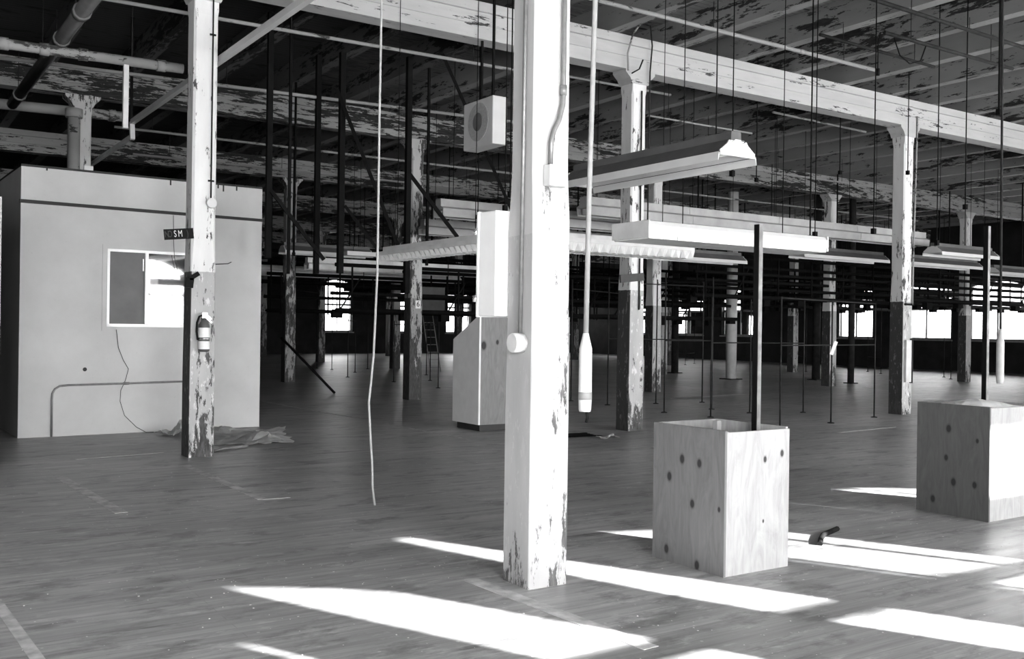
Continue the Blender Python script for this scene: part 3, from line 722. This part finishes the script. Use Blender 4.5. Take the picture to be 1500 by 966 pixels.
# ------------------------------------------------------------------ hanging cords
t = thing('hanging_drop_cord', 'grey air hose with a long pale grip hanging right of the foreground column', 'hose', (2.76, 3.57, 1.17))
bm = NB(); tube(bm, [(2.79, 3.55, 6.0), (2.78, 3.56, 3.06), (2.765, 3.565, 2.2), (2.76, 3.57, 1.5)], .0125, 10); obj('hose', bm, 'hose', t)
bm = NB(); lathe(bm, [(.013, 1.53), (.02, 1.5), (.03, 1.46), (.031, 1.22), (.029, 1.18), (.026, 1.17)], (2.76, 3.57, 0), 16); g = obj('grip', bm, 'insul', t)
bm = NB(); lathe(bm, [(.0315, 1.26), (.0318, 1.25), (.0318, 1.235), (.0315, 1.225)], (2.76, 3.57, 0), 16); obj('band', bm, 'hose', g)
bm = NB(); tube(bm, [(2.77, 3.57, 1.175), (2.775, 3.57, 1.14), (2.768, 3.57, 1.12)], .006, 6); obj('hook', bm, 'black', t)
t = thing('hanging_drop_cord', 'thin air hose with a short pale grip hanging by the right-hand plywood box', 'hose', (8.7, 5.05, 1.1))
bm = NB(); tube(bm, [(8.68, 5.06, 6.0), (8.68, 5.06, 4.6), (8.7, 5.05, 1.55)], .011, 8); obj('hose', bm, 'rust', t)
bm = NB(); lathe(bm, [(.012, 1.6), (.02, 1.54), (.034, 1.48), (.034, 1.14), (.028, 1.1)], (8.7, 5.05, 0), 14); obj('grip', bm, 'insul', t)
bm = NB(); tube(bm, [(3.68, 7.69, 6.0), (3.68, 7.69, 4.36), (3.675, 7.69, 3.18), (3.68, 7.7, 2.01), (3.66, 7.71, 1.3), (3.645, 7.725, 1.05), (3.63, 7.73, .89), (3.645, 7.72, .6), (3.66, 7.71, .36), (3.665, 7.705, .15), (3.685, 7.7, .004)], .010, 7)
tag(obj('hanging_rope', bm, 'rope'), 'long kinked white rope hanging from the ceiling to the floor', 'rope')

# ------------------------------------------------------------------ loudspeaker
t = thing('loudspeaker', 'square white loudspeaker with a round grille hung left of the foreground column', 'speaker', (7.0, 11.38, 3.99))
bm = NB(); bx(bm, 6.9, 7.13, 11.0, 11.75, 3.99, 4.63); obj('cabinet', bm, 'speaker', t, bevel=.008)
bm = NB(); lathe(bm, [(.255, 6.888), (.26, 6.894), (.26, 6.9)], (0, 11.36, 4.33), 36, 'x'); g = obj('grille', bm, 'grille', t)
bm = NB(); lathe(bm, [(.12, 6.882), (.125, 6.887)], (0, 11.36, 4.33), 24, 'x'); obj('cone', bm, 'cone', g)
bm = NB(); bar(bm, (7.06, 11.25, 4.63), (7.06, 11.25, 6.0), .03); bar(bm, (7.06, 11.55, 4.63), (7.06, 11.55, 6.0), .03); obj('mount', bm, 'black', t)

# ------------------------------------------------------------------ black hung frames between the rows
def frame_thing(label, parts, loc, w=.06):
    t = thing('hung_steel_frame', label, 'frame', loc, 'black hung steel frames')
    for nm, a, b, ww in parts:
        bm = NB(); bar(bm, a, b, ww); obj(nm, bm, 'black', t)
    return t
frame_thing('black hung frame nearest the office booth, two drop posts and braces', [('drop_post', (4.78, 13.6, 2.5), (4.78, 13.6, 6.0), .075), ('drop_post', (5.2, 13.9, 2.3), (5.2, 13.9, 6.0), .04), ('brace', (4.8, 13.55, 3.45), (5.55, 13.4, 2.5), .05)], (4.8, 13.6, 2.5))
frame_thing('black hung frame behind the hanging rope, with crossed braces', [('drop_post', (6.45, 14.9, 2.4), (6.45, 14.9, 6.0), .09), ('drop_post', (6.2, 15.3, 2.4), (6.2, 15.3, 6.0), .08), ('brace', (6.35, 14.9, 5.4), (7.3, 14.4, 2.75), .06), ('brace', (6.5, 14.85, 3.5), (7.0, 14.56, 2.75), .05)], (6.45, 14.9, 2.4))
frame_thing('black hung frame left of the loudspeaker, one thick post and a long brace', [('drop_post', (7.46, 14.5, 2.1), (7.46, 14.5, 6.0), .085), ('brace', (7.8, 14.0, 6.0), (8.8, 13.35, 3.4), .05), ('brace', (7.5, 14.55, 4.1), (8.25, 14.2, 3.05), .06), ('drop_post', (8.05, 14.9, 2.6), (8.05, 14.9, 6.0), .04)], (7.46, 14.5, 2.1))
bm = NB(); tube(bm, [(8.92, 20.8, .012), (8.05, 21.9, 1.25)], .03, 6)
tag(obj('leaning_rod', bm, 'black'), 'black rod leaning diagonally down to the floor right of the office booth', 'rod')

drops = []
for (u, v, z, r, lamp) in ((10.44, 8.69, 2.83, .014, 0), (10.5, 8.66, 2.88, .01, 0), (10.71, 7.91, 2.88, .011, 1), (12.75, 8.36, 2.88, .011, 0), (13.08, 8.14, 3.4, .012, 1), (10.59, 6.2, 4.08, .02, 0), (6.52, 10.08, 3.05, .009, 0), (6.84, 10.46, 3.29, .012, 0), (8.83, 8.55, 3.51, .01, 1), (12.86, 11.88, 4.21, .013, 0), (15.72, 12.39, 4.68, .015, 0), (15.05, 10.44, 4.37, .012, 1), (8.84, 14.53, 3.5, .012, 0), (7.25, 17.98, 2.82, .022, 0), (6.55, 17.24, 2.88, .03, 0)):
    t = thing('drop_conduit', 'x', 'conduit', (u, v, z), 'thin black ceiling drops')
    bm = NB(); tube(bm, [(u, v, z), (u, v, 6.41)], r * .75, 6); obj('pipe', bm, 'black', t)
    bm = NB(); bx(bm, u - .025, u + .025, v - .025, v + .025, z - .07, z); obj('end_box', bm, 'black', t)
    drops.append((px((u, v, 4.5)), t))
by_order(drops, 'thin black conduit dropping straight from the ceiling')

# overhead pipe racks over the far floor
racks = []
rr = random.Random(3)
for n, (u0, u1, v, zz) in enumerate(((9.0, 22.0, 21.0, 1.9), (11.5, 22.6, 22.5, 1.9), (9.5, 24.0, 27.0, 1.95), (13.0, 30.0, 30.0, 2.85), (15.0, 33.0, 34.0, 3.0), (17.0, 34.0, 38.0, 3.1), (19.0, 36.0, 42.0, 3.2), (23.0, 33.5, 16.2, 2.45), (24.5, 35.5, 19.6, 2.5), (26.0, 36.5, 22.6, 2.6), (17.5, 28.5, 18.2, 2.45), (21.0, 36.0, 25.0, 2.5), (22.0, 37.0, 27.6, 2.6), (10.0, 21.0, 32.0, 3.0))):
    t = thing('overhead_pipe_rack', 'x', 'rack', (u0, v, zz), 'overhead pipe racks')
    for dv, dz in (((0, 0), (.3, .4), (.05, 1.05)) if zz < 2 else ((0, 0), (.35, 0), (.18, .22), (.3, .42), (0, .6), (.2, .8), (.05, 1.05))):
        bm = NB(); tube(bm, [(u0, v + dv, zz + dz), (u1, v + dv, zz + dz)], .03 + .0009 * v if dz else .04 + .0009 * v, 6); obj('rail', bm, 'black', t)
    k = int((u1 - u0) / 1.34)
    for i in range(k + 1):
        u = u0 + .1 + (u1 - u0 - .2) * i / k
        bm = NB(); bar(bm, (u, v - .05, zz), (u, v + .4, zz), .05); obj('cross_bar', bm, 'black', t)
        bm = NB(); bar(bm, (u + .3, v, zz - .1), (u + .3, v, zz + 1.05), .035); obj('upright', bm, 'black', t)
        if rr.random() < .5: bm = NB(); bar(bm, (u, v, zz), (u + .5, v, zz + .75), .03); obj('brace', bm, 'black', t)
        if rr.random() < .6: bm = NB(); bx(bm, u - .12, u + .12, v + .1, v + .25, zz - .14 - .1 * rr.random(), zz); obj('outlet_box', bm, 'black', t)
    for i in range(0, k + 1, 2):
        u = u0 + .1 + (u1 - u0 - .2) * i / k
        bm = NB(); tube(bm, [(u, v, zz), (u, v, 6.41)], .012 if i % 4 else .022, 5); obj('hanger_rod', bm, 'black', t)
    racks.append((v, t))
racks.sort(key=lambda q: q[0])
RANK = ['nearest', 'second nearest', 'third nearest', 'fourth nearest', 'fifth nearest', 'sixth nearest', 'seventh nearest', 'eighth nearest', 'ninth nearest', 'tenth nearest', 'eleventh nearest', 'twelfth nearest', 'thirteenth nearest', 'farthest']
for i, (v, t) in enumerate(racks): t['label'] = 'black overhead pipe rack hung across the dark hall, %s of the racks' % RANK[i]

# slim pipe stands on the floor
def pipe_stand(pts, ztop, bars, label='x', r=.014):
    t = thing('pipe_stand', label, 'pipe stand', (pts[0][0], pts[0][1], 0), 'slim floor pipe stands')
    for (u, v) in pts:
        bm = NB(); tube(bm, [(u, v, 0), (u, v, ztop)], r, 6); lg = obj('leg', bm, 'rust', t)
        bm = NB(); lathe(bm, [(.06, 0), (.06, .012), (.02, .02)], (u, v, 0), 10); obj('floor_flange', bm, 'rust', t)
    for z in bars:
        for a, b in zip(pts, pts[1:]):
            bm = NB(); tube(bm, [(*a, z), (*b, z)], r * .9, 6); obj('cross_bar', bm, 'rust', t)
    return t
stands = []
for pts, zt, bars in (([(12.06, 10.58), (13.75, 10.95), (15.43, 11.33)], 2.1, (1.33, 2.08)), ([(12.6, 12.64), (13.98, 13.0), (15.02, 12.61)], 2.15, (1.33,)), ([(12.5, 13.75), (13.9, 13.92)], 2.6, (1.35,)),
                      ([(12.64, 15.6), (13.83, 15.47), (15.04, 15.35)], 2.6, (1.35, 2.5)), ([(12.61, 16.8), (15.0, 18.1)], 2.6, (2.4,)), ([(12.1, 21.7), (13.56, 24.8)], 1.7, (1.6,)),
                      ([(12.25, 24.5), (14.95, 27.6)], 1.7, (1.6,)), ([(12.07, 27.2), (13.53, 29.9)], 1.75, (1.7,)), ([(11.8, 31), (13.5, 33.1)], 2.8, (2.7,)), ([(13.6, 32.0), (15.06, 32.2)], 2.8, (2.7,)),
                      ([(32.1, 20.7), (30.95, 19.7)], 2.5, (2.4,)), ([(33.2, 24.7), (32.1, 23.3)], 2.5, (.6,)), ([(30.5, 25.5), (34.6, 29.7)], 2.5, (.55,)), ([(31.1, 33.7), (30.5, 32.2), (32.2, 33.4)], 2.4, (.5,))):
    t = pipe_stand(pts, zt, bars); stands.append((px((*pts[0], .5)), t))
by_order(stands, 'slim pipe stand with floor flanges on the open floor')
bm = NB(); bx(bm, -.03, .03, -.004, .004, -.12, .12)
o = obj('paper_tag', bm, 'sign_white'); o.location = (13.76, 10.92, 1.28); o.rotation_euler = (0, math.radians(20), math.radians(-30)); tag(o, 'small curled white paper tag on a slim pipe stand', 'tag')

# ------------------------------------------------------------------ ceiling pipes
def pipe(label, pts, r, mat='pipe', hang=True, collars=()):
    t = thing('ceiling_pipe', label, 'pipe', tuple(pts[0]), 'ceiling pipes')
    bm = NB(); tube(bm, pts, r, 10); obj('run', bm, mat, t)
    a, b = Vector(pts[0]), Vector(pts[-1]); L = (b - a).length
    if hang:
        n = max(1, int(L / 2.6))
        for i in range(n + 1):
            p = a.lerp(b, (i + .3) / (n + .6)); bm = NB(); tube(bm, [p, (p.x, p.y, 6.0)], .006, 5); obj('hanger_rod', bm, 'rust', t)
    for c in collars:
        p = a.lerp(b, c); d = (b - a).normalized() * (.04 + r * .2); bm = NB(); tube(bm, [p - d, p + d], r * 1.22, 10); obj('coupling', bm, mat, t)
    return t
tp = pipe('thick pale pipe crossing above the office booth to the left column', [(-2.0, 12.6, 4.68), (3.3, 12.6, 4.75)], .06, collars=(.62, .7, .78, .95))
bm = NB(); bar(bm, (2.62, 12.6, 3.92), (2.62, 12.6, 4.69), .06); obj('stub', bm, 'dusty_white', tp)
pipe('thin pale pipe above the thick one, running on past the loudspeaker', [(1.0, 12.3, 5.34), (8.2, 12.3, 5.42)], .024, collars=(.45,))
pipe('thin pale pipe behind the diagonal strut, crossing to the flaked column', [(1.5, 15.3, 5.2), (10.3, 15.3, 5.4)], .028, collars=(.3, .7))
pipe('pale pipe at the top right, ending in front of the long girder', [(6.0, 9.6, 5.63), (13.05, 9.6, 5.61)], .028, collars=(.75,))
pipe('short pale pipe just right of the sign-board column head', [(9.0, 13.2, 5.76), (12.05, 13.2, 5.78)], .022, 'pipe', False)
pipe('short pale pipe below the girder beside the sign-board column', [(10.9, 12.5, 5.14), (13.4, 12.5, 5.14)], .016, 'pipe')
pipe('pale pipe below the girder left of the right-hand flaking column', [(14.5, 13.0, 5.76), (17.3, 13.0, 5.72)], .022, 'pipe', False)
pipe('upper dark pipe near the top right corner', [(9.8, 8.0, 5.84), (16.0, 8.0, 5.80)], .028, 'rust')
pipe('lower dark pipe near the top right corner, with a looped cable', [(11.0, 8.0, 5.45), (14.0, 8.0, 5.45)], .025, 'rust')
pipe('dark pipe under the ceiling above the long girder', [(11.2, 9.2, 5.75), (13.9, 9.2, 5.72)], .024, 'rust')
pipe('thin dim pipe under the right ceiling, far behind the long girder', [(13.0, 16.4, 5.4), (24.0, 16.4, 5.4)], .024, 'pipe')
pipe('second dim pipe under the right ceiling, behind the first', [(12.0, 20.4, 5.4), (30.0, 20.4, 5.4)], .024, 'pipe')
pipe('dim pipe crossing behind the flaked column head', [(4.0, 20.2, 5.35), (15.0, 20.2, 5.35)], .026, 'pipe')
pipe('dim pipe far back over the middle of the hall', [(5.0, 23.2, 5.35), (20.0, 23.2, 5.35)], .026, 'pipe')
pipe('farthest dim pipe over the hall', [(7.0, 28.0, 5.35), (30.0, 28.0, 5.35)], .026, 'pipe')
pipe('flanged drain pipe slanting across the dark top left corner', [(2.0, 9.0, 5.0), (2.0, 18.2, 5.15)], .085, 'grey_metal', True, (.32, .47, .9))
pipe('second dark pipe beside the flanged drain pipe', [(1.1, 9.0, 5.3), (1.1, 19.0, 5.35)], .07, 'rust', True)
pipe('horizontal pale pipe low behind the booth roof at the left', [(1.3, 18.6, 5.2), (3.9, 18.6, 5.25)], .09, 'pipe', False, (.15, .9))
t = thing('standpipe', 'thick vertical pale pipe rising behind the office booth', 'pipe', (2.95, 18.2, 0))
bm = NB(); tube(bm, [(2.95, 18.2, 0), (2.95, 18.2, 5.15)], .1, 14); obj('run', bm, 'pipe', t)
bm = NB(); tube(bm, [(2.95, 18.2, 5.05), (2.95, 18.2, 5.2)], .14, 14); obj('flange', bm, 'pipe', t)
t = thing('diagonal_strut', 'long pale steel channel slanting behind the left column ending above the office booth', 'strut', (3.5, 8.0, 4.6))
bm = NB(); bar(bm, (3.5, 8.0, 4.67), (3.5, 16.3, 4.73), .07, .07); obj('channel', bm, 'white_metal', t)
bm = NB(); bar(bm, (3.5, 16.35, 4.73), (3.5, 16.3, 4.45), .07); obj('end_foot', bm, 'white_metal', t)
bm = NB(); bar(bm, (3.5, 16.4, 4.5), (3.5, 20.5, 4.5), .06); obj('lower_channel', bm, 'dusty_white', t)
bm = NB(); bar(bm, (3.5, 9.0, 4.7), (3.5, 9.0, 6.41), .04); obj('drop_post', bm, 'black', t)
bm = NB(); bar(bm, (3.5, 16.4, 4.45), (3.5, 16.4, 6.41), .04); obj('drop_post', bm, 'black', t)

# cables
t = thing('looped_cable', 'dark cable loop with a dangling plug near the top right', 'cable', (11.9, 8.0, 5.5))
bm = NB(); tube(bm, [(11.2, 8.0, 5.42), (11.3, 7.98, 5.2), (11.5, 7.97, 5.12), (11.75, 7.98, 5.2), (11.9, 8.0, 5.44)], .009, 6); obj('loop', bm, 'black', t)
bm = NB(); tube(bm, [(10.95, 8.02, 5.45), (10.9, 8.02, 5.3), (10.9, 8.02, 4.95)], .008, 6); d = obj('lead', bm, 'black', t)
bm = NB(); tube(bm, [(10.9, 8.02, 4.97), (10.9, 8.02, 4.88)], .025, 8); obj('plug', bm, 'black', d)
t = thing('column_head_cables', 'loose cables curling over the head of the sign-board column', 'cable', (9.8, 11.4, 5.5))
bm = NB(); tube(bm, [(9.55, 11.4, 5.45), (9.52, 11.38, 5.7), (9.6, 11.36, 6.0), (9.75, 11.35, 6.2)], .015, 6); obj('cable', bm, 'pipe', t)
bm = NB(); tube(bm, [(10.0, 11.43, 3.0), (10.0, 11.42, 5.5), (10.02, 11.4, 5.9), (9.96, 11.38, 6.2)], .012, 6); obj('cable', bm, 'rust', t)
bm = NB(); tube(bm, [(9.62, 11.4, 5.42), (9.75, 11.38, 5.5), (9.82, 11.38, 5.65)], .012, 6); obj('cable', bm, 'black', t)

# fittings on the sign-board column
su, sv = ucol(9.85, 11.62), 11.62; sy = sv - .15
bm = NB(); bar(bm, (su - .36, sy - .02, 2.31), (su + .1, sy - .02, 2.36), .03, .12); tag(obj('sign_board', bm, 'sign_grey'), 'dark blank sign board across the column behind the egg-crate lamp', 'sign')
t = thing('wall_socket', 'small socket plate with two holes on the sign-board column', 'socket', (su + .07, sy, 1.95))
bm = NB(); bx(bm, su + .045, su + .095, sy - .03, sy, 1.88, 2.06); obj('plate', bm, 'dusty_white', t)
for z in (1.93, 2.0):
    bm = NB(); lathe(bm, [(.011, sy - .034), (.012, sy - .0302)], (su + .07, 0, z), 10, 'y'); obj('hole', bm, 'black', t)
bm = NB(); tube(bm, [(su + .025, sy - .014, 1.85), (su + .025, sy - .014, 5.2)], .012, 6); tag(obj('column_pipe', bm, 'rust'), 'dark thin pipe running down the face of the sign-board column', 'pipe')
ru, rv = ucol(16.6, 11.62), 11.62; ry = rv - .15
bm = NB(); tube(bm, [(ru + .19, ry - .02, 5.7), (ru + .18, ry - .02, 5.2), (ru + .12, ry - .02, 3.0), (ru + .11, ry - .02, 2.1)], .016, 7); tag(obj('column_pipe', bm, 'pipe'), 'pale conduit leaning down the right side of the column between the boxes', 'pipe')
t = thing('column_cover', 'long metal channel cover low on the column between the plywood boxes', 'cover', (ru, ry, .6))
bm = NB(); bx(bm, ru - .1, ru + .06, ry - .05, ry, .62, 1.42); obj('cover_plate', bm, 'dusty_white', t)
bm = NB(); bx(bm, ru + .075, ru + .11, ry - .05, ry, .6, 1.45); obj('edge_strip', bm, 'rust', t)
bm = NB(); bx(bm, ru - .12, ru + .16, ry - .03, ry - .001, 2.08, 2.12); obj('clamp', bm, 'black', t)
fu, fv = ucol(9.85, 18.55), 18.55
t = thing('number_plate', 'small white plate with a dark 6 on the heavily flaked column', 'sign', (fu + .03, fv - .16, 2.02))
bm = NB(); bx(bm, fu - .03, fu + .09, fv - .165, fv - .155, 1.93, 2.1); obj('plate', bm, 'sign_white', t)
text_mesh('6', .16, 'sign_black', t, Matrix.Translation((0, -.008, 0)) @ R90, 'figure')

# ------------------------------------------------------------------ things on the floor
def crumple(name, label, cat, c, rx, ry, h, mat, seed, rot=0, n=14):
    r = random.Random(seed); bm = NB()
    ca, sa = math.cos(rot), math.sin(rot); g = []
    for i in range(n + 1):
        row = []
        for j in range(n + 1):
            a, b = -1 + 2 * i / n, -1 + 2 * j / n
            e = 1 + r.uniform(-.12, .12)
            x, y = a * rx * e, b * ry * e
            z = .006 + h * max(0, (.5 + .5 * math.sin(3 * a + seed) * math.cos(2.3 * b + seed))) ** 2 * r.uniform(.5, 1) * (1 - .5 * max(abs(a), abs(b)))
            row.append(bm.verts.new((c[0] + ca * x - sa * y, c[1] + sa * x + ca * y, z)))
        g.append(row)
    for i in range(n):
        for j in range(n):
            bm.faces.new((g[i][j], g[i + 1][j], g[i + 1][j + 1], g[i][j + 1]))
    bmesh.ops.solidify(bm, geom=bm.faces[:], thickness=.004)
    o = obj(name, bm, mat)
    return tag(o, label, cat)
crumple('torn_sheet', 'torn sheet of board lying on the floor at the booth corner', 'debris', (4.42, 13.2), .5, .95, .16, 'cardboard', 4, -.28)
crumple('crumpled_plastic', 'crumpled pale plastic heap between the left column and the torn sheet', 'debris', (3.62, 13.9), .2, .25, .35, 'paper', 9, .3)
crumple('torn_strip', 'pale torn strip on the floor just right of the left column', 'debris', (3.72, 11.98), .34, .07, .05, 'paper', 2, .45)
crumple('rag', 'small pale rag on the floor left of the sign-board column', 'debris', (8.85, 10.9), .18, .1, .09, 'paper', 5, .2)
crumple('dark_mat', 'flat dark patch of matting beside the rag on the floor', 'debris', (8.5, 11.35), .42, .22, .015, 'rubber', 8, 0)
crumple('loose_board', 'long flat pale board lying on the floor behind the nearer box', 'board', (16.5, 16.6), 1.3, .16, .03, 'dusty_white', 3, .2, 8)
bm = NB(); tube(bm, [(5.80, 4.70, .012), (5.92, 4.79, .016), (6.06, 4.88, .02), (6.2, 4.93, .018), (6.36, 4.99, .015)], .02, 7)
tag(obj('black_strap', bm, 'rubber'), 'short curved black strap lying in the sunlit floor patch', 'strap')
bm = NB(); tube(bm, [(16.9, 11.0, .012), (17.0, 10.9, .05), (17.1, 10.85, .012)], .02, 6)
tag(obj('hose_scrap', bm, 'rubber'), 'small black hose scrap at the foot of the column between the boxes', 'debris')

# flakes of fallen paint scattered over the floor: too many to count
rc = random.Random(21); bm = NB()
for i in range(1100):
    u = rc.uniform(.3, 9.5); v = rc.uniform(3.0, 11.0) if i % 3 else rc.uniform(3.0, 6.0); r = rc.choice((.002, .003, .004, .006)); a = rc.uniform(0, 6.28)
    if (3.1 < u < 3.75 and 4.6 < v < 5.3) or (4.4 < u < 5.2 and 4.3 < v < 5.2) or (7.6 < u < 8.6 and 4.4 < v < 5.4) or (5.7 < u < 6.5 and 4.6 < v < 5.1): continue
    pts = [Vector((u + r * rc.uniform(.6, 1.3) * math.cos(a + q), v + r * rc.uniform(.6, 1.3) * math.sin(a + q), 0)) for q in (0, 1.6, 3.1, 4.7)]
    h = rc.uniform(.001, .003)
    hexa(bm, [p + Vector((0, 0, .0005)) for p in pts] + [p + Vector((0, 0, h)) for p in pts])
o = obj('paint_flakes', bm, 'paper'); tag(o, 'scattered white paint flakes on the worn floor', 'debris'); o['kind'] = 'stuff'

# ladder far back
t = thing('ladder', 'small pale ladder leaning far back beside the heavily flaked column', 'ladder', (16.4, 29.9, 0))
for s in (0, .4):
    bm = NB(); bar(bm, (16.2 + s, 29.6, 0), (16.4 + s, 30.6, 1.95), .025); obj('rail', bm, 'ladder', t)
for i in range(7):
    f = (i + .6) / 7.6; bm = NB(); bar(bm, (16.2 + .2 * f, 29.6 + f, 1.95 * f), (16.6 + .2 * f, 29.6 + f, 1.95 * f), .02); obj('rung', bm, 'ladder', t)
t = thing('wall_cabinet', 'dim grey hanging cabinet between the rope and the flaked column', 'cabinet', (14.3, 26.3, 2.0))
bm = NB(); bx(bm, 14.0, 14.8, 26.2, 26.5, 2.05, 2.75); obj('body', bm, 'grey_metal', t)
bm = NB(); bx(bm, 13.98, 14.82, 26.18, 26.5, 1.98, 2.04); obj('lower_tray', bm, 'dusty_white', t)
bm = NB(); bar(bm, (14.4, 26.35, 2.75), (14.4, 26.35, 6.41), .04); obj('hanger', bm, 'black', t)
